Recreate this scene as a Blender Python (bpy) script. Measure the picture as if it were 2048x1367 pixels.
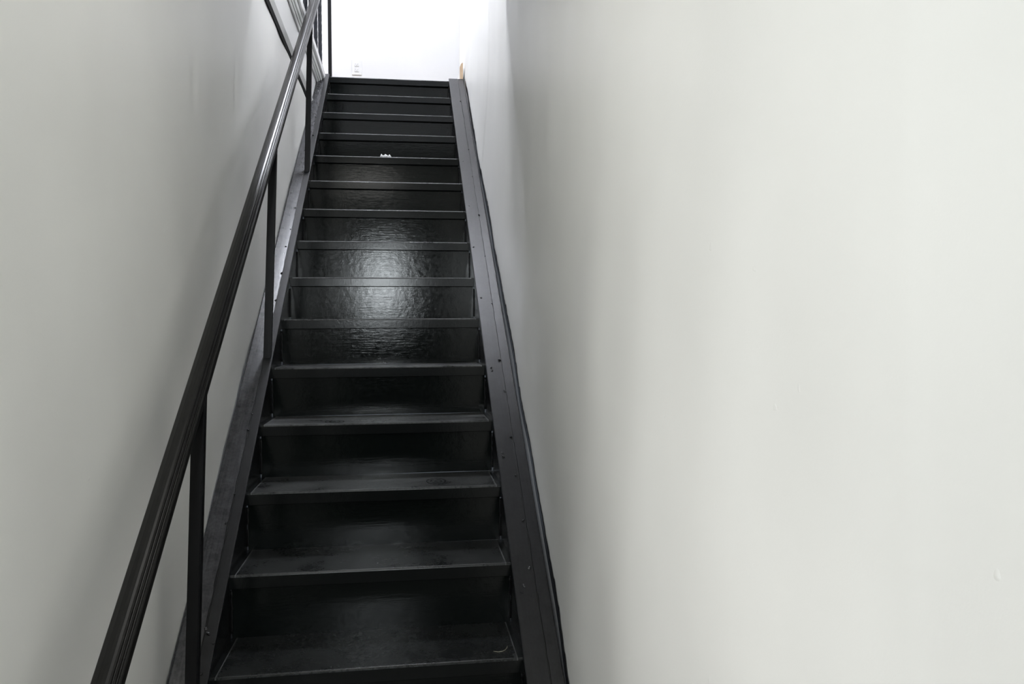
import bpy, bmesh, math, random
import numpy as np
from mathutils import Vector, Matrix

for o in list(bpy.data.objects):
    bpy.data.objects.remove(o)
scene = bpy.context.scene
col = scene.collection

# ------------------------------------------------------------------ camera
CAM = Vector((0.104, -2.0551, 0.91))
YAW, PITCH, ROLL, FPX = 0.1374, -0.0191, -0.0058, 1521.16
def cam_axes():
    f = Vector((math.sin(YAW)*math.cos(PITCH), math.cos(YAW)*math.cos(PITCH), math.sin(PITCH)))
    r = Vector((math.cos(YAW), -math.sin(YAW), 0))
    u = r.cross(f)
    c, s_ = math.cos(ROLL), math.sin(ROLL)
    return c*r + s_*u, -s_*r + c*u, f
_r, _u, _f = cam_axes()
cd = bpy.data.cameras.new('camera')
cam = bpy.data.objects.new('camera', cd)
col.objects.link(cam)
mw = Matrix.Identity(4)
for i in range(3):
    mw[i][0], mw[i][1], mw[i][2], mw[i][3] = _r[i], _u[i], -_f[i], CAM[i]
cam.matrix_world = mw
cd.sensor_width = 36.0
cd.lens = FPX/2048*36.0
cd.clip_start = 0.02
scene.camera = cam

# ------------------------------------------------------------------ world, light, exposure
w = bpy.data.worlds.new('sky'); scene.world = w; w.use_nodes = True
bg = w.node_tree.nodes['Background']
bg.inputs[0].default_value = (0.75, 0.85, 1.0, 1); bg.inputs[1].default_value = 0.2
scene.view_settings.view_transform = 'Standard'
scene.view_settings.look = 'None'
scene.view_settings.exposure = 0.36
scene.view_settings.gamma = 1.0
scene.view_settings.use_curve_mapping = False
# daylight falling through the glazed street door at the foot of the stairs
ld = bpy.data.lights.new('daylight', 'AREA'); ld.shape = 'RECTANGLE'
ld.size, ld.size_y = 0.32, 0.72; ld.energy = 23; ld.color = (0.90, 0.97, 1.0)
lo = bpy.data.objects.new('daylight', ld); col.objects.link(lo)
lo.location = (-0.15, -3.16, 1.42); lo.rotation_euler = (math.radians(90), 0, 0)
# fill light added to brighten the right wall, behind an added glazed side door
ld2 = bpy.data.lights.new('right_wall_fill', 'AREA'); ld2.shape = 'RECTANGLE'
ld2.size, ld2.size_y = 0.56, 1.9; ld2.energy = 7.6; ld2.color = (1.0, 0.99, 0.95)
lo2 = bpy.data.objects.new('right_wall_fill', ld2); col.objects.link(lo2)
lo2.location = (-0.603, -1.165, 0.52); lo2.rotation_euler = (math.radians(90), 0, math.radians(-90))
LAMP_LOW, LAMP_UP, LAMP_FILL = 5.2, 188.0, 23.0        # strength of the ceiling lamps' diffusers; the last is an added fill

# ------------------------------------------------------------------ dimensions
RISE, RUN = 0.19, 0.2418
S = RISE/RUN
HALF = 0.415                # inner face of the stringers
N0, N1 = -2, 14             # first tread, landing
FLOOR_Z = (N0-1)*RISE
UP_Z = N1*RISE              # 2.66
XR = 0.517                 # right wall face
def xl(y): return -0.5165 + 0.006*y    # left wall face runs very slightly out of parallel
WALL_BACK_Y, REAR_Y = 3.98, -3.0
LOW_CEIL, OPEN_Y, UP_CEIL = 2.36, 1.22, 5.05
UP_X0 = -2.5

def ray(u, v):
    return (_r*((u-1024)/FPX) + _u*(-(v-683.5)/FPX) + _f)
def on_pitch(u, v, h):
    d = ray(u, v); n = Vector((0, -S, 1))
    return CAM + d*((h - n.dot(CAM))/n.dot(d))

# ------------------------------------------------------------------ helpers
def tag(o, label=None, cat=None, group=None, kind=None):
    if label: o['label'] = label
    if cat: o['category'] = cat
    if group: o['group'] = group
    if kind: o['kind'] = kind
    return o
def link(name, me, m=None, parent=None):
    o = bpy.data.objects.new(name, me); col.objects.link(o)
    if m and not me.materials: me.materials.append(m)
    if parent: o.parent = parent
    return o
def empty(name, loc=(0, 0, 0)):
    o = bpy.data.objects.new(name, None); col.objects.link(o)
    o.location = loc; o.empty_display_size = 0.1
    return o
def pydata(name, vs, fs, smooth=False):
    me = bpy.data.meshes.new(name); me.from_pydata([tuple(v) for v in vs], [], fs); me.update()
    bm = bmesh.new(); bm.from_mesh(me); bmesh.ops.recalc_face_normals(bm, faces=bm.faces[:])
    bm.to_mesh(me); bm.free()
    if smooth:
        for p in me.polygons: p.use_smooth = True
    return me
def box_me(name, x0, x1, y0, y1, z0, z1, bevel=0.0, seg=2):
    bm = bmesh.new()
    bmesh.ops.create_cube(bm, size=1)
    for v in bm.verts:
        v.co = ((x0+x1)/2 + v.co.x*(x1-x0), (y0+y1)/2 + v.co.y*(y1-y0), (z0+z1)/2 + v.co.z*(z1-z0))
    if bevel:
        bmesh.ops.bevel(bm, geom=bm.edges[:], offset=bevel, segments=seg, profile=0.5, affect='EDGES')
    me = bpy.data.meshes.new(name); bm.to_mesh(me); bm.free()
    return me
def box(name, x0, x1, y0, y1, z0, z1, m, parent=None, bevel=0.0):
    return link(name, box_me(name, x0, x1, y0, y1, z0, z1, bevel), m, parent)
def sweep(name, prof, ys, place, m, parent=None, closed=True, smooth=False):
    """prof: list of (a,b); place(a,b,y)->Vector; sweeps the section along y"""
    n = len(prof); vs, fs = [], []
    for y in ys:
        for a, b in prof: vs.append(place(a, b, y))
    for k in range(len(ys)-1):
        for i in range(n if closed else n-1):
            j = (i+1) % n
            fs.append((k*n+i, k*n+j, (k+1)*n+j, (k+1)*n+i))
    if closed:
        fs.append(tuple(range(n))); fs.append(tuple((len(ys)-1)*n+i for i in reversed(range(n))))
    return link(name, pydata(name, vs, fs, smooth), m, parent)
def grid_wall(name, face, y0, y1, z0, z1, step, disp, m, thick, sign):
    """plaster wall in the y-z plane with an uneven face; face(y) gives x, sign = room side; one closed slab"""
    ny = max(2, int((y1-y0)/step)+1); nz = max(2, int((z1-z0)/step)+1)
    Y, Z = np.meshgrid(np.linspace(y0, y1, ny), np.linspace(z0, z1, nz), indexing='ij')
    X = face(Y) + sign*disp(Y, Z)
    V = np.stack([X, Y, Z], -1).reshape(-1, 3)
    idx = np.arange(ny*nz).reshape(ny, nz)
    F = np.stack([idx[:-1, :-1], idx[1:, :-1], idx[1:, 1:], idx[:-1, 1:]], -1).reshape(-1, 4)
    if sign > 0: pass
    else: F = F[:, ::-1]
    nb = len(V)
    xb = face(np.array([y0, y1])) - sign*thick
    back = [(xb[0], y0, z0), (xb[1], y1, z0), (xb[1], y1, z1), (xb[0], y0, z1)]
    V = V.tolist() + back
    F = F.tolist()
    e0 = idx[:, 0].tolist(); e1 = idx[-1, :].tolist(); e2 = idx[::-1, -1].tolist(); e3 = idx[0, ::-1].tolist()
    F.append([nb+3, nb+2, nb+1, nb]); 
    F.append(e0[::-1] + [nb, nb+1]); F.append(e1[::-1] + [nb+1, nb+2]); F.append(e2[::-1] + [nb+2, nb+3]); F.append(e3[::-1] + [nb+3, nb])
    if sign < 0:
        for k in range(len(F)-5, len(F)): F[k] = F[k][::-1]
    me = bpy.data.meshes.new(name); me.from_pydata(V, [], F); me.update()
    for p in me.polygons: p.use_smooth = len(p.vertices) == 4
    return tag(link(name, me, m), kind='structure')

# ------------------------------------------------------------------ materials
def new_mat(name):
    m = bpy.data.materials.new(name); m.use_nodes = True
    nt = m.node_tree; b = nt.nodes['Principled BSDF']
    return m, nt, b
def N(nt, t, **kw):
    n = nt.nodes.new(t)
    for k, v in kw.items(): setattr(n, k, v)
    return n
def coords(nt, scale=(1, 1, 1)):
    tc = N(nt, 'ShaderNodeNewGeometry'); mp = N(nt, 'ShaderNodeMapping')
    mp.inputs['Scale'].default_value = scale
    nt.links.new(tc.outputs['Position'], mp.inputs['Vector'])
    return mp.outputs['Vector']
def noise(nt, vec, scale, detail=4, rough=0.55):
    n = N(nt, 'ShaderNodeTexNoise'); n.inputs['Scale'].default_value = scale
    n.inputs['Detail'].default_value = detail; n.inputs['Roughness'].default_value = rough
    nt.links.new(vec, n.inputs['Vector']); return n.outputs['Fac']
def ramp(nt, fac, a, b, ca, cb):
    r = N(nt, 'ShaderNodeValToRGB'); r.color_ramp.elements[0].position = a; r.color_ramp.elements[1].position = b
    r.color_ramp.elements[0].color = ca; r.color_ramp.elements[1].color = cb
    nt.links.new(fac, r.inputs['Fac']); return r.outputs['Color']
def g(v): return (v, v, v, 1)
def math_n(nt, op, a, b=None, clamp=False):
    n = N(nt, 'ShaderNodeMath', operation=op); n.use_clamp = clamp
    for i, x in enumerate((a, b)):
        if x is None: continue
        if isinstance(x, (int, float)): n.inputs[i].default_value = x
        else: nt.links.new(x, n.inputs[i])
    return n.outputs[0]
def bump(nt, b, height, strength, dist):
    n = N(nt, 'ShaderNodeBump'); n.inputs['Strength'].default_value = strength; n.inputs['Distance'].default_value = dist
    nt.links.new(height, n.inputs['Height']); nt.links.new(n.outputs['Normal'], b.inputs['Normal'])

def wall_paint(name, c, rough=0.5, spec=0.35):
    m, nt, b = new_mat(name)
    v = coords(nt)
    f = noise(nt, v, 1.7, 3)
    c0 = tuple(x*0.965 for x in c) + (1,); c1 = tuple(min(1, x*1.02) for x in c) + (1,)
    nt.links.new(ramp(nt, f, 0.35, 0.65, c0, c1), b.inputs['Base Color'])
    b.inputs['Roughness'].default_value = rough; b.inputs['Specular IOR Level'].default_value = spec
    fine = noise(nt, v, 260, 2); nib = noise(nt, v, 38, 1)
    nibs = ramp(nt, nib, 0.77, 0.82, g(0), g(1))
    h = math_n(nt, 'ADD', math_n(nt, 'MULTIPLY', fine, 0.25), nibs)
    bump(nt, b, h, 0.35, 0.0012)
    return m
M_WALL = wall_paint('white_wall_paint', (0.86, 0.853, 0.825), 0.42, 0.65)
M_UPWALL = wall_paint('upper_wall_paint', (0.53, 0.53, 0.535), 0.6)
M_CEIL = wall_paint('ceiling_paint', (0.82, 0.82, 0.80), 0.8, 0.2)
M_TRIM = wall_paint('trim_paint', (0.80, 0.80, 0.79), 0.35, 0.5)

def black_paint(name, base=(0.006, 0.007, 0.007), rough=0.27, stretch=(6, 60, 60), bscale=6, strength=0.35, dist=0.0016, spec=0.28):
    m, nt, b = new_mat(name)
    v = coords(nt, stretch)
    b.inputs['Base Color'].default_value = base + (1,)
    b.inputs['Specular IOR Level'].default_value = spec
    strokes = noise(nt, v, bscale, 5, 0.6)
    v2 = coords(nt)
    lump = noise(nt, v2, 34, 3)
    grit = noise(nt, v2, 170, 2)
    h = math_n(nt, 'ADD', math_n(nt, 'ADD', math_n(nt, 'MULTIPLY', strokes, 0.5), math_n(nt, 'MULTIPLY', lump, 0.6)), math_n(nt, 'MULTIPLY', grit, 0.12))
    bump(nt, b, h, strength, dist)
    rr = ramp(nt, noise(nt, v2, 60, 3), 0.3, 0.7, g(max(0.05, rough-0.03)), g(rough+0.04))
    nt.links.new(rr, b.inputs['Roughness'])
    return m
M_RISER = black_paint('gloss_black_riser_paint', (0.004, 0.0055, 0.005), 0.105, (1.0, 11, 11), 14, 0.55, 0.0010, 0.26)
M_STRING = black_paint('black_stringer_paint', (0.007, 0.007, 0.008), 0.22, (30, 2, 2), 4, 0.3, 0.0014)
M_STRIP = black_paint('black_stringer_strip_paint', (0.008, 0.008, 0.0085), 0.36, (30, 2, 2), 4, 0.25, 0.001)
M_RAIL = black_paint('black_rail_paint', (0.010, 0.0095, 0.009), 0.3, (40, 1.5, 1.5), 4, 0.2, 0.001)
M_POST = black_paint('black_post_paint', (0.003, 0.003, 0.0035), 0.42, (30, 30, 3), 4, 0.2, 0.001)
M_BLOB = black_paint('glossy_paint_blob', (0.03, 0.03, 0.032), 0.16, (60, 60, 60), 4, 0.1, 0.0005, 0.6)
M_BAL = black_paint('black_baluster_paint', (0.012, 0.014, 0.02), 0.3, (20, 20, 20), 4, 0.1, 0.0006)
M_WELD = black_paint('black_weld_paint', (0.005, 0.005, 0.005), 0.42, (60, 60, 60), 4, 0.3, 0.001)

def dusty_paint(name, c0, c1, rough=0.3, bump_s=0.25, spec=0.36):
    m, nt, b = new_mat(name)
    v = coords(nt)
    a = noise(nt, coords(nt, (60, 3, 3)), 3, 5, 0.6); c = noise(nt, v, 26, 5, 0.65); e = noise(nt, v, 120, 3, 0.6)
    f = math_n(nt, 'ADD', math_n(nt, 'MULTIPLY', a, 0.35), math_n(nt, 'ADD', math_n(nt, 'MULTIPLY', c, 0.4), math_n(nt, 'MULTIPLY', e, 0.25)))
    nt.links.new(ramp(nt, f, 0.36, 0.64, tuple(c0)+(1,), tuple(c1)+(1,)), b.inputs['Base Color'])
    b.inputs['Roughness'].default_value = rough; b.inputs['Specular IOR Level'].default_value = spec
    bump(nt, b, f, bump_s, 0.0012)
    return m
M_FLANGE_R = dusty_paint('dusty_black_flange_paint', (0.006, 0.006, 0.007), (0.020, 0.020, 0.022), 0.30)
M_FLANGE_L = dusty_paint('dusty_black_outer_flange_paint', (0.014, 0.014, 0.0155), (0.075, 0.075, 0.082), 0.26)
M_FLANGE_I = dusty_paint('dusty_black_inner_flange_paint', (0.008, 0.008, 0.0085), (0.018, 0.018, 0.02), 0.34)
M_RAIL = dusty_paint('worn_black_rail_paint', (0.006, 0.0055, 0.005), (0.012, 0.0115, 0.011), 0.34, 0.15, 0.24)

def tread_mat(name, marks, dust=1.0):
    """black painted tread with grey dust, scuffs and shoe marks; marks: (x, y, rx, ry, strength) in metres"""
    m, nt, b = new_mat(name)
    v = coords(nt)
    geo = N(nt, 'ShaderNodeNewGeometry')
    sep = N(nt, 'ShaderNodeSeparateXYZ'); nt.links.new(geo.outputs['Position'], sep.inputs[0])
    nrm = N(nt, 'ShaderNodeSeparateXYZ'); nt.links.new(geo.outputs['True Normal'], nrm.inputs[0])
    up = math_n(nt, 'GREATER_THAN', nrm.outputs['Z'], 0.2)     # dust settles on the top and the rounded edge
    cloud = noise(nt, v, 7, 5, 0.65)
    fine = noise(nt, coords(nt, (1, 2.2, 1)), 90, 4, 0.7)
    d = math_n(nt, 'ADD', math_n(nt, 'MULTIPLY', cloud, 1.5), math_n(nt, 'MULTIPLY', fine, 1.1))
    d = math_n(nt, 'SUBTRACT', d, 1.0, True)
    for (mx, my, rx, ry, st) in marks:
        a = math_n(nt, 'DIVIDE', math_n(nt, 'SUBTRACT', sep.outputs['X'], mx), rx)
        c = math_n(nt, 'DIVIDE', math_n(nt, 'SUBTRACT', sep.outputs['Y'], my), ry)
        r = math_n(nt, 'SQRT', math_n(nt, 'ADD', math_n(nt, 'MULTIPLY', a, a), math_n(nt, 'MULTIPLY', c, c)))
        inside = math_n(nt, 'SUBTRACT', 1.0, math_n(nt, 'MINIMUM', r, 1.0), True)
        inside = math_n(nt, 'MULTIPLY', inside, 3.0, True)
        rings = math_n(nt, 'ADD', math_n(nt, 'MULTIPLY', math_n(nt, 'SINE', math_n(nt, 'MULTIPLY', r, 21.0)), 0.35), 0.65)
        k = math_n(nt, 'MULTIPLY', math_n(nt, 'MULTIPLY', inside, rings), st)
        k = math_n(nt, 'MULTIPLY', k, math_n(nt, 'ADD', math_n(nt, 'MULTIPLY', fine, 1.2), 0.2), True)
        d = math_n(nt, 'MULTIPLY', d, math_n(nt, 'SUBTRACT', 1.0, k, True))
    d = math_n(nt, 'MULTIPLY', d, dust)
    edge = math_n(nt, 'COMPARE', math_n(nt, 'ABSOLUTE', sep.outputs['X']), 0.3985)      # scuffed line along the plate's welded ends
    edge.node.inputs[2].default_value = 0.0016
    d = math_n(nt, 'ADD', d, math_n(nt, 'MULTIPLY', edge, math_n(nt, 'MULTIPLY', fine, 0.75)))
    inner = math_n(nt, 'LESS_THAN', math_n(nt, 'ABSOLUTE', sep.outputs['X']), 0.4005)
    d = math_n(nt, 'MULTIPLY', d, inner)
    d = math_n(nt, 'MULTIPLY', math_n(nt, 'MULTIPLY', d, up), 1.5, True)
    mix = N(nt, 'ShaderNodeMix', data_type='RGBA')
    nt.links.new(d, mix.inputs['Factor'])
    mix.inputs['A'].default_value = (0.006, 0.007, 0.007, 1); mix.inputs['B'].default_value = (0.095, 0.097, 0.095, 1)
    nt.links.new(mix.outputs['Result'], b.inputs['Base Color'])
    rr = math_n(nt, 'ADD', math_n(nt, 'MULTIPLY', math_n(nt, 'ADD', math_n(nt, 'MULTIPLY', up, 0.25), d), 0.40), 0.15)
    b.inputs['Specular IOR Level'].default_value = 0.28
    nt.links.new(rr, b.inputs['Roughness'])
    bump(nt, b, math_n(nt, 'ADD', fine, cloud), 0.2, 0.001)
    return m

def plain(name, c, rough=0.5, emit=None, es=0):
    m, nt, b = new_mat(name)
    f = noise(nt, coords(nt), 20, 3)
    nt.links.new(ramp(nt, f, 0.3, 0.7, tuple(x*0.94 for x in c)+(1,), tuple(min(1, x*1.04) for x in c)+(1,)), b.inputs['Base Color'])
    b.inputs['Roughness'].default_value = rough
    if emit:
        b.inputs['Emission Color'].default_value = emit+(1,); b.inputs['Emission Strength'].default_value = es
    return m
M_PLASTIC = plain('white_plastic', (0.55, 0.55, 0.555), 0.3)
M_SLOT = plain('dark_slot', (0.05, 0.05, 0.05), 0.6)
M_PAPER = plain('white_paper', (0.85, 0.85, 0.84), 0.7)
M_FIBRE = plain('pale_fibre', (0.45, 0.42, 0.32), 0.7)
M_DARK = plain('painted_gap_shade', (0.004, 0.004, 0.004), 0.7)
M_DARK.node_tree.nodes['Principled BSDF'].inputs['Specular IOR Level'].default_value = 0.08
M_FLOOR = plain('grey_floor_tile', (0.30, 0.30, 0.29), 0.4)
M_UPFLOOR = plain('upper_floor_boards', (0.38, 0.30, 0.22), 0.4)
M_DOOR = plain('dark_door_paint', (0.06, 0.06, 0.065), 0.35)
M_METAL = plain('brushed_metal', (0.6, 0.6, 0.58), 0.3)
M_LAMP_LOW = plain('lit_lamp_glass', (0.9, 0.9, 0.88), 0.4, (1.0, 0.99, 0.94), LAMP_LOW)
M_LAMP_FILL = plain('fill_lamp_glass', (0.9, 0.9, 0.9), 0.4, (0.90, 0.93, 1.0), LAMP_FILL)
M_LAMP_UP = plain('lit_upper_lamp_glass', (0.9, 0.9, 0.9), 0.4, (0.87, 0.905, 1.0), LAMP_UP)
def wood():
    m, nt, b = new_mat('raw_pine')
    f = noise(nt, coords(nt, (40, 40, 4)), 3, 5)
    nt.links.new(ramp(nt, f, 0.3, 0.7, (0.38, 0.27, 0.17, 1), (0.52, 0.39, 0.26, 1)), b.inputs['Base Color'])
    b.inputs['Roughness'].default_value = 0.6
    return m
M_WOOD = wood()
def glass():
    m, nt, b = new_mat('door_glass')
    out = nt.nodes['Material Output']
    tr = N(nt, 'ShaderNodeBsdfTransparent'); gl = N(nt, 'ShaderNodeBsdfGlossy'); mx = N(nt, 'ShaderNodeMixShader')
    fr = N(nt, 'ShaderNodeFresnel'); fr.inputs[0].default_value = 1.45
    gl.inputs['Roughness'].default_value = 0.02
    nt.links.new(fr.outputs[0], mx.inputs[0]); nt.links.new(tr.outputs[0], mx.inputs[1]); nt.links.new(gl.outputs[0], mx.inputs[2])
    nt.links.new(mx.outputs[0], out.inputs['Surface'])
    return m
M_GLASS = glass()

# ------------------------------------------------------------------ setting: walls
def sm(a, b, x):
    t = np.clip((x-a)/(b-a), 0, 1); return t*t*(3-2*t)
def waves(Y, Z, seed, amp):
    rs = np.random.RandomState(seed); d = np.zeros_like(Y)
    for k in range(14):
        fy, fz = rs.uniform(0.6, 6), rs.uniform(0.3, 2.2)
        d += rs.uniform(0.3, 1)/(fy+fz)*np.sin(2*np.pi*(fy*Y*0.5+fz*Z*0.5*rs.choice([-1, 1]))+rs.uniform(0, 6.3))
    return amp*d
def disp_right(Y, Z):
    d = waves(Y, Z, 4, 0.0055)
    d += 0.0007*np.exp(-((Y+1.446)/0.010)**2)                                         # taped board joint
    patch = sm(-0.75, -0.58, Y)*(1-sm(1.9, 1.93, Y))*(1-sm(0.77, 0.785, Z))*sm(-0.5, -0.45, Z)
    d += 0.0006*patch                                                                   # skimmed patch low on the wall
    a = ((Y-3.1)/1.35)**2+((Z-2.7)/1.15)**2
    d += 0.0035*(1-sm(0.93, 1.02, a))                                                 # swept plaster edge by the top steps
    return d-0.018
def disp_left(Y, Z):
    d = waves(Y, Z, 11, 0.0045)
    d -= 0.004*np.exp(-((Y-0.86-0.10*(Z-1.9))/0.022)**2-((Z-1.98)/0.10)**2)             # old dents
    d -= 0.003*np.exp(-((Y-0.32)/0.03)**2-((Z-1.78)/0.10)**2)
    d += 0.003*np.exp(-((Y-0.55)/0.05)**2)*sm(-0.6, 0.3, Z)*(1-sm(0.3, 0.9, Z))
    return d
wall_right = grid_wall('wall_right', lambda y: XR+0*y, REAR_Y, WALL_BACK_Y, FLOOR_Z, UP_CEIL, 0.013, disp_right, M_WALL, 0.12, -1)
FASC_SL = -0.032
def zf(z, y): return z + FASC_SL*(y-2.5)
LW_TOP = 2.340
SD0, SD1, SDZ = -1.50, -0.83, 1.56        # opening for the added side door
wall_left = grid_wall('wall_left', lambda y: xl(y), SD1, 3.384, FLOOR_Z, 2.60, 0.013, disp_left, M_WALL, 0.12, 1)
# trim the wall top to the slope of the fascia and leave a gap that the shade strip fills
me = wall_left.data
top_v = [v for v in me.vertices]
for v in top_v:
    t = (v.co.z-FLOOR_Z)/(2.60-FLOOR_Z)
    v.co.z = FLOOR_Z + t*(zf(LW_TOP, v.co.y)-FLOOR_Z)
me.update()
tag(box('wall_left_rear', xl(-2.6)-0.12, xl(-2.6), REAR_Y, SD0, FLOOR_Z, 2.50, M_WALL), kind='structure')
tag(box('wall_left_lintel', xl(-2)-0.12, xl(-2), SD0, SD1, SDZ, 2.50, M_WALL), kind='structure')
d2 = tag(empty('added_side_door', (xl(-2), (SD0+SD1)/2, FLOOR_Z)), kind='structure')  # unseen door, added as an opening for the right wall's fill light
hw_, hh_ = (SD1-SD0)/2, SDZ-FLOOR_Z
for (a, b, c, d_) in ((-hw_, -hw_+0.05, 0, hh_), (hw_-0.05, hw_, 0, hh_), (-hw_+0.05, hw_-0.05, 0, 0.12), (-hw_+0.05, hw_-0.05, hh_-0.06, hh_)):
    box('added_door_frame', -0.09, -0.04, a, b, c, d_, M_DOOR, d2)
box('pane', -0.068, -0.062, -hw_+0.05, hw_-0.05, 0.12, hh_-0.06, M_GLASS, d2)

tag(box('floor', -1.2, XR+0.12, REAR_Y-0.1, 3.4, FLOOR_Z-0.1, FLOOR_Z, M_FLOOR), kind='structure')
tag(box('wall_back', UP_X0-0.1, XR+0.12, WALL_BACK_Y, WALL_BACK_Y+0.1, UP_Z-0.25, UP_CEIL, M_UPWALL), kind='structure')
tag(box('wall_upper_left', UP_X0-0.1, UP_X0, -0.6, WALL_BACK_Y, UP_Z, UP_CEIL, M_UPWALL), kind='structure')
tag(box('wall_upper_front', UP_X0, XR, -0.7, -0.6, UP_Z, UP_CEIL, M_UPWALL), kind='structure')
tag(box('ceiling_upper', UP_X0-0.1, XR+0.12, -0.7, WALL_BACK_Y+0.1, UP_CEIL, UP_CEIL+0.1, M_CEIL), kind='structure')
tag(box('ceiling', -0.75, XR, REAR_Y, OPEN_Y, LOW_CEIL, UP_Z, M_CEIL), kind='structure')
tag(box('floor_upper', UP_X0, -0.56, -0.6, WALL_BACK_Y, UP_Z-0.2, UP_Z-0.03, M_UPFLOOR), kind='structure')
# rear wall with the street door
rear = tag(empty('wall_rear', (0, REAR_Y, FLOOR_Z)), kind='structure')
def rear_piece(x0, x1, z0, z1):
    o = box('wall_panel', x0, x1, -0.1, 0, z0, z1, M_WALL, rear); return o
DX0, DX1, DH = -0.50, 0.48, 2.60
rear_piece(-0.66, DX0, 0, 3.2); rear_piece(DX1, XR, 0, 3.2); rear_piece(DX0, DX1, DH, 3.2)
door = tag(empty('door_1', (0, REAR_Y, FLOOR_Z)), kind='structure')
PX0, PX1, PZ0, PZ1 = -0.31, 0.01, 1.63, 2.35
for a in ((DX0, PX0, 0, DH), (PX1, DX1, 0, DH), (PX0, PX1, 0, PZ0), (PX0, PX1, PZ1, DH)):
    box('door_panel', a[0], a[1], -0.07, -0.02, a[2], a[3], M_DOOR, door)
box('pane', PX0, PX1, -0.05, -0.044, PZ0, PZ1, M_GLASS, door)
hd = box('door_handle', DX1-0.09, DX1-0.05, -0.02, 0.035, 1.0, 1.02, M_METAL, door, 0.004)

# ------------------------------------------------------------------ setting: fascia, moulding and nosing of the upper floor edge
YS = [1.0, 1.6, 2.2, 2.8, 3.372]
trim = tag(empty('trim_1', (0, 0, 0)), kind='structure')
def pz(a, b, y): return Vector((xl(y)+a, y, zf(b, y)))
sweep('gap_shade_strip', [(-0.06, 2.338), (0.0035, 2.338), (0.0045, 2.3725), (-0.06, 2.3725)], YS, pz, M_DARK, trim)  # near-black strip paints the shadow of the gap under the fascia
sweep('fascia_board', [(-0.03, 2.3727), (0.0045, 2.3727), (0.0165, 2.398), (0.0165, 2.403), (0.007, 2.408), (0.007, 2.62), (-0.03, 2.62)], YS, pz, M_TRIM, trim)
# moulding steps outward under the nosing; heights follow the outward lean of the profile
prof = [(-0.03, 2.612), (0.010, 2.612), (0.013, 2.606), (0.018, 2.608), (0.021, 2.616), (0.022, 2.622), (0.027, 2.620), (0.030, 2.626),
        (0.031, 2.634), (0.036, 2.632), (0.040, 2.637), (0.042, 2.646), (0.042, 2.652), (-0.03, 2.652)]
sweep('cove_moulding', [(a, b-0.006) for a, b in prof], YS, pz, M_TRIM, trim)
sweep('floor_nosing', [(-0.10, 2.650), (0.050, 2.650), (0.056, 2.655), (0.058, 2.690), (0.054, 2.698), (0.046, 2.702), (-0.10, 2.702)], YS, pz, M_TRIM, trim)

# ------------------------------------------------------------------ landing
land = tag(empty('landing', (0, 0, 0)), kind='structure')
box('landing_floor', -0.56, XR, 3.415, WALL_BACK_Y, UP_Z-0.16, UP_Z-0.004, M_UPFLOOR, land)
# baseboard that starts beside the top of the right stringer
base = tag(empty('baseboard_right', (0, 0, 0)), kind='structure')
BP = [(XR+0.002, UP_Z), (XR-0.021, UP_Z), (XR-0.021, UP_Z+0.118), (XR-0.010, UP_Z+0.142), (XR+0.002, UP_Z+0.150)]
def py(a, b, y): return Vector((a, y, b))
sweep('painted_board', BP, [3.436, 3.975], py, M_TRIM, base)
e_ = sweep('raw_end', BP, [3.430, 3.4358], py, M_WOOD, base); tag(e_, 'raw orange pine end of the baseboard')

# ------------------------------------------------------------------ staircase
stair = empty('staircase', (0, 0, FLOOR_Z))
tag(stair, 'steep straight steel staircase painted glossy black, rising to the bright landing', 'staircase')
def part(o, parent=stair):
    o.parent = parent; o.matrix_parent_inverse = Matrix.Translation(-Vector(parent.location)); return o
def spart(name, me, m): return part(link(name, me, m))

def tread_mesh(i, jit):
    """pan tread: top plate with rounded nosing and front lip, slightly wavy"""
    y0, z0 = RUN*i, RISE*i
    hw = HALF-0.0003
    yb = y0+0.262
    sec = [(yb, z0), (y0+0.006, z0), (y0+0.0030, z0-0.0008), (y0+0.0009, z0-0.0030), (y0, z0-0.006),
           (y0, z0-0.0395), (y0+0.0015, z0-0.041), (y0+0.006, z0-0.041), (y0+0.006, z0-0.006), (yb, z0-0.006)]
    nx = 9; vs, fs = [], []
    for k in range(nx):
        t = k/(nx-1); x = -hw+2*hw*t
        w_ = jit*math.sin(3.1*t+i)*0.0012
        for (y, z) in sec: vs.append((x, y+w_, z+w_*0.5))
    n = len(sec)
    for k in range(nx-1):
        for j in range(n):
            jj = (j+1) % n
            fs.append((k*n+j, k*n+jj, (k+1)*n+jj, (k+1)*n+j))
    fs.append(tuple(range(n))); fs.append(tuple((nx-1)*n+j for j in reversed(range(n))))
    return pydata('tread', vs, fs)
MARKS = {0: [(0.235, 0.055, 0.062, 0.042, 1.25), (0.06, 0.05, 0.06, 0.035, 0.5)],
         1: [(0.05, RUN+0.06, 0.06, 0.05, 0.7), (-0.19, RUN+0.03, 0.06, 0.03, 0.8)],
         2: [(0.20, 2*RUN+0.10, 0.048, 0.075, 1.2), (0.30, 2*RUN+0.12, 0.04, 0.05, 0.4)],
         3: [(-0.16, 3*RUN+0.06, 0.05, 0.06, 1.1), (-0.06, 3*RUN+0.10, 0.06, 0.08, 0.9)]}
DUST = {0: 0.14, 1: 0.30, 2: 0.62, 3: 0.85}
M_TREAD = tread_mat('dusty_black_tread', [], 1.0)
for i in range(N0, N1+1):
    m = tread_mat('dusty_black_tread_%s' % 'abcd'[i], MARKS[i], DUST[i]) if i in MARKS else M_TREAD
    spart('tread', tread_mesh(i, 1.0), m)
    yr = RUN*i+0.020
    spart('riser', box_me('riser', -HALF+0.002, HALF-0.002, yr, yr+0.005, RISE*(i-1)-0.006*0, RISE*i-0.0062), M_RISER)

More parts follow.
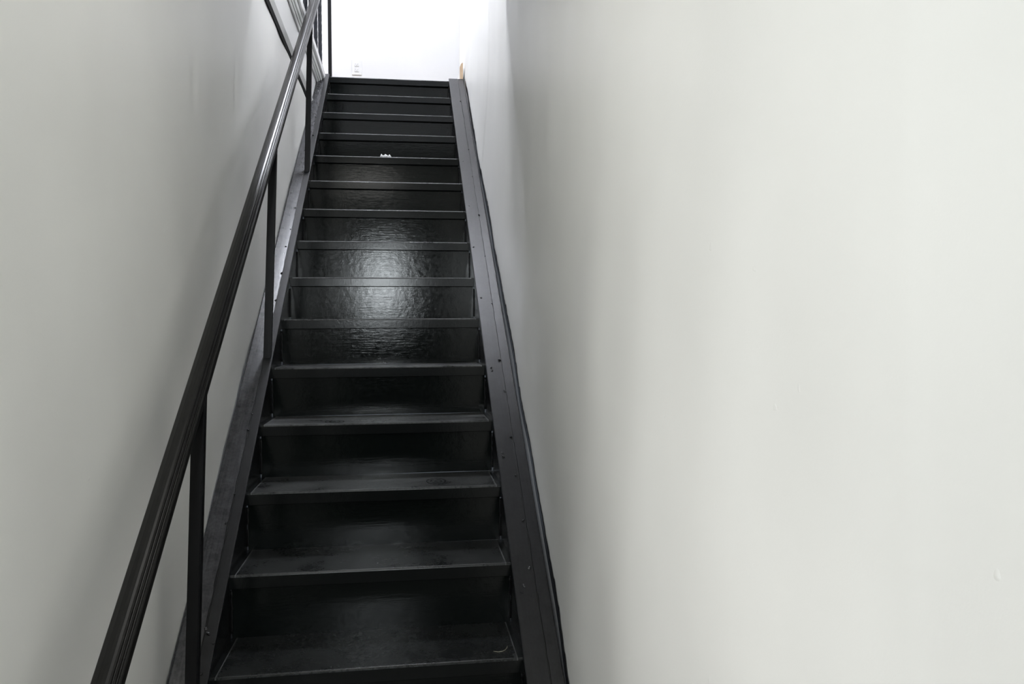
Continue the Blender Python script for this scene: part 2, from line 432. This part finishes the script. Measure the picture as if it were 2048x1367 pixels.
# stringers: channels with the toes turned to the walls
YST = [FLOOR_Z/S+0.02] + [(-0.6+k*0.25) for k in range(16)] + [3.395]
YST = [y for y in YST if y > -0.73]
rng = random.Random(3)
def stringer(side):
    H = 0.012
    if side > 0:
        xi = HALF; xo = lambda y: XR-0.0005
        split = 0.062
    else:
        xi = HALF; xo = lambda y: -(xl(y)+0.007)
        split = 0.034
    sx = side
    def P(a, b, y):      # a in 0..1 across the flange
        return Vector((sx*(xi+(xo(y)-xi)*a), y, S*y+b))
    web = [(0.0, H-0.009), (0.085, H-0.009), (0.085, -0.30), (0.0, -0.30)]
    ys = YST
    # web and both flange strips; the strips lie at slightly different tilt, as bent by welding
    a_s = split/0.10
    def add(name, prof, m, yss=None):
        o = sweep(name, prof, yss or ys, P, m)
        return part(o)
    web_o = add('stringer', web, M_STRING)
    tilt_in, tilt_out = (0.0002, 0.0095) if side < 0 else (0.0015, 0.002)
    f_in = sweep('inner_strip', [(-0.006, H-0.009), (-0.012, H-0.004), (-0.008, H-0.0012), (0.02, H+0.0008), (a_s-0.015, H+tilt_in), (a_s-0.005, H+tilt_in-0.001), (a_s, H-0.009)], ys, P, M_FLANGE_I if side < 0 else M_FLANGE_R)
    f_out = sweep('outer_strip', [(a_s+0.002, H-0.009), (a_s+0.004, H-0.001), (a_s+0.02, H), (0.97, H+tilt_out), (1.0, H+tilt_out-0.0015), (1.0, H-0.009)], ys, P, M_FLANGE_L if side < 0 else M_FLANGE_R)
    for o in (f_in, f_out):
        o.parent = web_o; o.matrix_parent_inverse = Matrix.Identity(4)
    # weld seam between the strips: a thin wandering bead
    vs, fs = [], []
    yb = -0.6; k = 0
    while yb < 3.38:
        c = P(a_s, H+0.0004, yb); r = 0.0010+0.0011*rng.random()
        c.x += rng.uniform(-0.0012, 0.0012)
        for q in range(6):
            an = math.pi*2*q/6
            vs.append((c.x+math.cos(an)*r*1.4, c.y, c.z+math.sin(an)*r))
        if k:
            for q in range(6):
                q2 = (q+1) % 6
                fs.append(((k-1)*6+q, (k-1)*6+q2, k*6+q2, k*6+q))
        k += 1; yb += 0.022
    sb = link('weld_seam', pydata('weld_seam', vs, fs, True), M_WELD); sb.parent = web_o
    return web_o, P
str_r, PR = stringer(1)
str_l, PL = stringer(-1)

# weld blobs along the flanges, measured where the paint catches the light
def blob_mesh(r, seed):
    rs = random.Random(seed); bm = bmesh.new(); bmesh.ops.create_icosphere(bm, subdivisions=2, radius=r)
    for v in bm.verts:
        v.co *= 1+rs.uniform(-0.22, 0.22); v.co.z *= 0.55
    me = bpy.data.meshes.new('weld_blob'); bm.to_mesh(me); bm.free()
    for p in me.polygons: p.use_smooth = True
    me.materials.append(M_BLOB); return me
BL = [blob_mesh(0.0045, k) for k in range(4)]
def blobs(pts, parent):
    for k, (u, v) in enumerate(pts):
        p = on_pitch(u, v, 0.0135)
        o = bpy.data.objects.new('weld_blob', BL[k % 4]); col.objects.link(o)
        o.location = p; o.rotation_euler = (math.atan(S), 0, k*1.3); sc = 0.75+0.5*rng.random(); o.scale = (sc, sc*1.4, sc)
        o.parent = parent
blobs([(938, 411), (945, 353), (958, 430), (947, 494), (970, 512), (962, 595), (984, 607), (999, 720), (982, 735), (984, 741), (1005, 905),
       (1007, 912), (1022, 874), (1046, 1040), (1058, 1135), (1049, 1171), (1044, 1184), (921, 203), (937, 299), (926, 322), (1010, 782), (1032, 950)], str_r)
blobs([(590, 415), (581, 458), (572, 493), (563, 546), (551, 600), (506, 802), (504, 827), (496, 860), (469, 988), (452, 1045), (637, 213),
       (632, 234), (626, 271), (568, 444), (524, 660), (412, 1257), (417, 1266), (427, 1286), (402, 1347)], str_l)

# black paint smeared unevenly onto the right wall along the stringer
vs, fs = [], []
ys = np.arange(-0.6, 3.39, 0.018)
for k, y in enumerate(ys):
    e = 0.010+0.004*math.sin(y*7)+rng.uniform(-0.004, 0.005)+(0.014 if rng.random() < 0.08 else 0)
    z0 = S*y
    x_f = XR-float(disp_right(np.array([y]), np.array([z0]))[0])
    for (dx, dz) in ((0.0036, -0.02), (0.0036, 0.012+e*0.7), (0.0022, 0.012+e), (0.0022, -0.02)):
        vs.append((x_f-dx-0.0002, y, z0+dz))
    if k:
        for q in range(4):
            q2 = (q+1) % 4
            fs.append(((k-1)*4+q, (k-1)*4+q2, k*4+q2, k*4+q))
pe = link('paint_edge', pydata('paint_edge', vs, fs), M_STRIP); pe.parent = str_r

# corner welds where the risers meet the stringers
def weld_line(i, side, seed):
    rs = random.Random(seed); vs, fs = [], []; n = 12
    z0 = RISE*(i-1)+0.012; z1 = RISE*i-0.05
    for k in range(n):
        t = k/(n-1); z = z0+(z1-z0)*t; r = 0.0012+0.0018*rs.random()
        cx = side*(HALF-0.002); cy = RUN*i+0.0195
        for q in range(6):
            an = math.pi*2*q/6
            vs.append((cx+math.cos(an)*r*1.3, cy+math.sin(an)*r, z))
        if k:
            for q in range(6):
                q2 = (q+1) % 6; fs.append(((k-1)*6+q, (k-1)*6+q2, k*6+q2, k*6+q))
    fs.append((0, 1, 2, 3, 4, 5)); fs.append(tuple((n-1)*6+q for q in (5, 4, 3, 2, 1, 0)))
    return pydata('corner_weld', vs, fs, True)
for i in range(N0+1, N1+1):
    for sd in (-1, 1):
        spart('corner_weld', weld_line(i, sd, i*2+sd), M_WELD)

# ------------------------------------------------------------------ stair railing
rail = empty('stair_railing', (-0.43, -0.62, FLOOR_Z))
tag(rail, 'black steel stair railing with moulded handrail on thin square posts', 'railing')
def rpart(o):
    o.parent = rail; o.matrix_parent_inverse = Matrix.Translation(-Vector(rail.location)); return o
HT = 0.848
RP = [(-0.0250, -0.034), (-0.0255, -0.012), (-0.0235, -0.0085), (-0.0200, -0.0060), (-0.0130, -0.0010), (-0.0040, 0.0020), (0.0030, 0.0025),
      (0.0075, 0.0010), (0.0105, -0.0015), (0.0115, -0.0052), (0.0130, -0.0056), (0.0145, -0.0032), (0.0165, -0.0045), (0.0178, -0.0085),
      (0.0195, -0.0088), (0.0215, -0.0070), (0.0240, -0.0095), (0.0250, -0.0130), (0.0252, -0.034)]
def prl(a, b, y): return Vector((-0.4125+a, y, S*y+HT+b))
rpart(sweep('handrail', RP, [-0.93, -0.4, 0.2, 0.9, 1.6, 2.3, 2.9, 3.44], prl, M_RAIL))
def post(xb, xt, y, zb, zt, wd):
    vs = []
    for x, z in ((xb, zb), (xt, zt)):
        for dx, dy in ((-1, -1), (1, -1), (1, 1), (-1, 1)): vs.append((x+dx*wd/2, y+dy*wd/2, z+(S*dy*wd/2 if (z > zb or y < 3.3) else 0)))
    bm = bmesh.new(); bv = [bm.verts.new(v) for v in vs]
    for f in ((3, 2, 1, 0), (4, 5, 6, 7), (0, 1, 5, 4), (1, 2, 6, 5), (2, 3, 7, 6), (3, 0, 4, 7)): bm.faces.new([bv[q] for q in f])
    bmesh.ops.bevel(bm, geom=[e for e in bm.edges if abs((e.verts[0].co-e.verts[1].co).z) > 0.3], offset=0.002, segments=2, affect='EDGES')
    me = bpy.data.meshes.new('post'); bm.to_mesh(me); bm.free(); return me
for (xb, xt, y, wd) in ((-0.432, -0.402, -0.10, 0.030), (-0.433, -0.403, 1.007, 0.0290), (-0.4285, -0.4045, 2.24, 0.0275), (-0.4113, -0.4113, 3.42, 0.0235)):
    zb = S*y+0.0162 if y < 3.4 else UP_Z+0.001
    rpart(link('post', post(xb, xt, y, zb, S*y+HT-0.030, wd), M_POST))

# ------------------------------------------------------------------ balustrade of the upper hallway
bal = empty('hall_balustrade', (-0.46, 2.2, UP_Z))
tag(bal, 'row of black twisted iron balusters on the white floor edge above the left wall', 'railing')
def baluster(y):
    x = xl(y)+0.036; z0 = zf(2.7015, y); h = 0.92; n = 110; hw, ch = 0.0116, 0.0062
    sec = [(hw, -ch), (hw, ch), (ch, hw), (-ch, hw), (-hw, ch), (-hw, -ch), (-ch, -hw), (ch, -hw)]
    vs, fs = [], []; q_ = len(sec)
    for k in range(n+1):
        t = k/n; an = t*h*2*math.pi/0.26+y*5; ca, sa = math.cos(an), math.sin(an)
        for px, py_ in sec: vs.append((x+px*ca-py_*sa, y+px*sa+py_*ca, z0+t*h))
        if k:
            for q in range(q_):
                q2 = (q+1) % q_; fs.append(((k-1)*q_+q, (k-1)*q_+q2, k*q_+q2, k*q_+q))
    fs.append(tuple(range(q_))); fs.append(tuple(n*q_+q for q in range(q_)))
    return pydata('baluster', vs, fs)
for k in range(9):
    y = 3.26-0.243*k
    o = link('baluster', baluster(y), M_BAL, bal); o.matrix_parent_inverse = Matrix.Translation(-Vector(bal.location))
o = sweep('top_rail', [(0.012, 3.610), (0.060, 3.610), (0.062, 3.640), (0.048, 3.656), (0.024, 3.656), (0.010, 3.640)], [1.2, 2.2, 3.34], pz, M_RAIL, bal)
o.matrix_parent_inverse = Matrix.Translation(-Vector(bal.location))

# ------------------------------------------------------------------ outlet on the landing wall
OX, OZ = -0.2617, 2.927
out = empty('wall_outlet', (OX, WALL_BACK_Y, OZ))
tag(out, 'white double wall outlet on the bright wall behind the landing', 'outlet')
YF = -0.006
def opart(o): o.parent = out; return o
opart(link('cover_plate', box_me('cover_plate', -0.0375, 0.0375, -0.006, 0.0, -0.058, 0.058, 0.002), M_PLASTIC))
for dz in (-0.021, 0.021):
    rc = opart(link('receptacle', box_me('receptacle', -0.0165, 0.0165, -0.0085, -0.005, dz-0.0145, dz+0.0145, 0.003), M_PLASTIC))
    for a in ((-0.0075, -0.0055, -0.001, 0.007), (0.0055, 0.0075, -0.001, 0.006), (-0.002, 0.002, -0.009, -0.005)):
        s_ = link('slot', box_me('slot', a[0], a[1], -0.0092, -0.0080, dz+a[2], dz+a[3]), M_SLOT, rc)
opart(link('screw', box_me('screw', -0.003, 0.003, -0.0085, -0.0055, -0.003, 0.003, 0.001), M_METAL))

# ------------------------------------------------------------------ litter on the steps
rs = random.Random(5)
def scrap():
    bm = bmesh.new(); n = 9; rows = []
    for i in range(n):
        row = []
        for j in range(5):
            x = -0.031+0.062*i/(n-1); y = -0.012+0.024*j/4
            z = 0.001+0.016*math.exp(-((j-2)/1.5)**2)*(0.75+0.35*math.sin(i*1.9))*(0.35 if i in (0, n-1) else 1)+rs.uniform(0, 0.003)
            row.append(bm.verts.new((x+rs.uniform(-0.002, 0.002), y, z)))
        rows.append(row)
    for i in range(n-1):
        for j in range(4): bm.faces.new((rows[i][j], rows[i+1][j], rows[i+1][j+1], rows[i][j+1]))
    r = bmesh.ops.solidify(bm, geom=bm.faces[:], thickness=0.001)
    bmesh.ops.recalc_face_normals(bm, faces=bm.faces[:])
    me = bpy.data.meshes.new('paper_scrap'); bm.to_mesh(me); bm.free(); return me
ps = link('paper_scrap', scrap(), M_PAPER)
ps.location = (-0.010, 10*RUN+0.018, 10*RISE+0.0012)
tag(ps, 'small crumpled white paper scrap on the front edge of an upper step', 'litter')
# curled pale fibre on the lowest visible tread
cu = [(0, 0), (0.012, -0.006), (0.024, -0.004), (0.034, 0.005), (0.041, 0.020), (0.043, 0.030)]
vs, fs = [], []
for k, (x, y) in enumerate(cu):
    for q in range(5):
        an = math.pi*2*q/5; vs.append((x+0.0006*math.cos(an), y, 0.0012+0.0009*math.sin(an)))
    if k:
        for q in range(5):
            q2 = (q+1) % 5; fs.append(((k-1)*5+q, (k-1)*5+q2, k*5+q2, k*5+q))
fs.append((4, 3, 2, 1, 0)); fs.append(tuple((len(cu)-1)*5+q for q in range(5)))
fb = link('thread_curl', pydata('thread_curl', vs, fs, True), M_FIBRE)
fb.location = (0.338, 0.052, 0.0004)
tag(fb, 'tiny curl of pale thread on the right end of the lowest visible step', 'litter')

# ------------------------------------------------------------------ ceiling lamps (out of the frame; the hall one is an added fill)
def ceiling_lamp(name, loc, r, m, label):
    t = empty(name, loc); tag(t, label, 'lamp')
    def disc(nm, r0, z0, z1, mat, seg=32):
        bm = bmesh.new(); bmesh.ops.create_cone(bm, cap_ends=True, segments=seg, radius1=r0*0.86, radius2=r0, depth=z1-z0)
        for v in bm.verts: v.co.z += (z0+z1)/2
        me_ = bpy.data.meshes.new(nm); bm.to_mesh(me_); bm.free()
        o = link(nm, me_, mat, t); return o
    disc('canopy', r*1.08, -0.02, 0.0, M_METAL); disc('diffuser', r, -0.075, -0.0205, m)
    return t
ceiling_lamp('ceiling_lamp', (-0.24, -0.70, LOW_CEIL), 0.25, M_LAMP_LOW, 'round flush ceiling lamp over the foot of the stairs')
ceiling_lamp('ceiling_lamp', (-0.12, 2.55, UP_CEIL), 0.20, M_LAMP_UP, 'round flush ceiling lamp over the upper landing')
ceiling_lamp('ceiling_lamp', (-1.25, 1.75, UP_CEIL), 0.45, M_LAMP_FILL, 'round flush lamp added over the upper hallway as fill light for the stair walls')  # added lamp, lifts the walls midway up the stairs
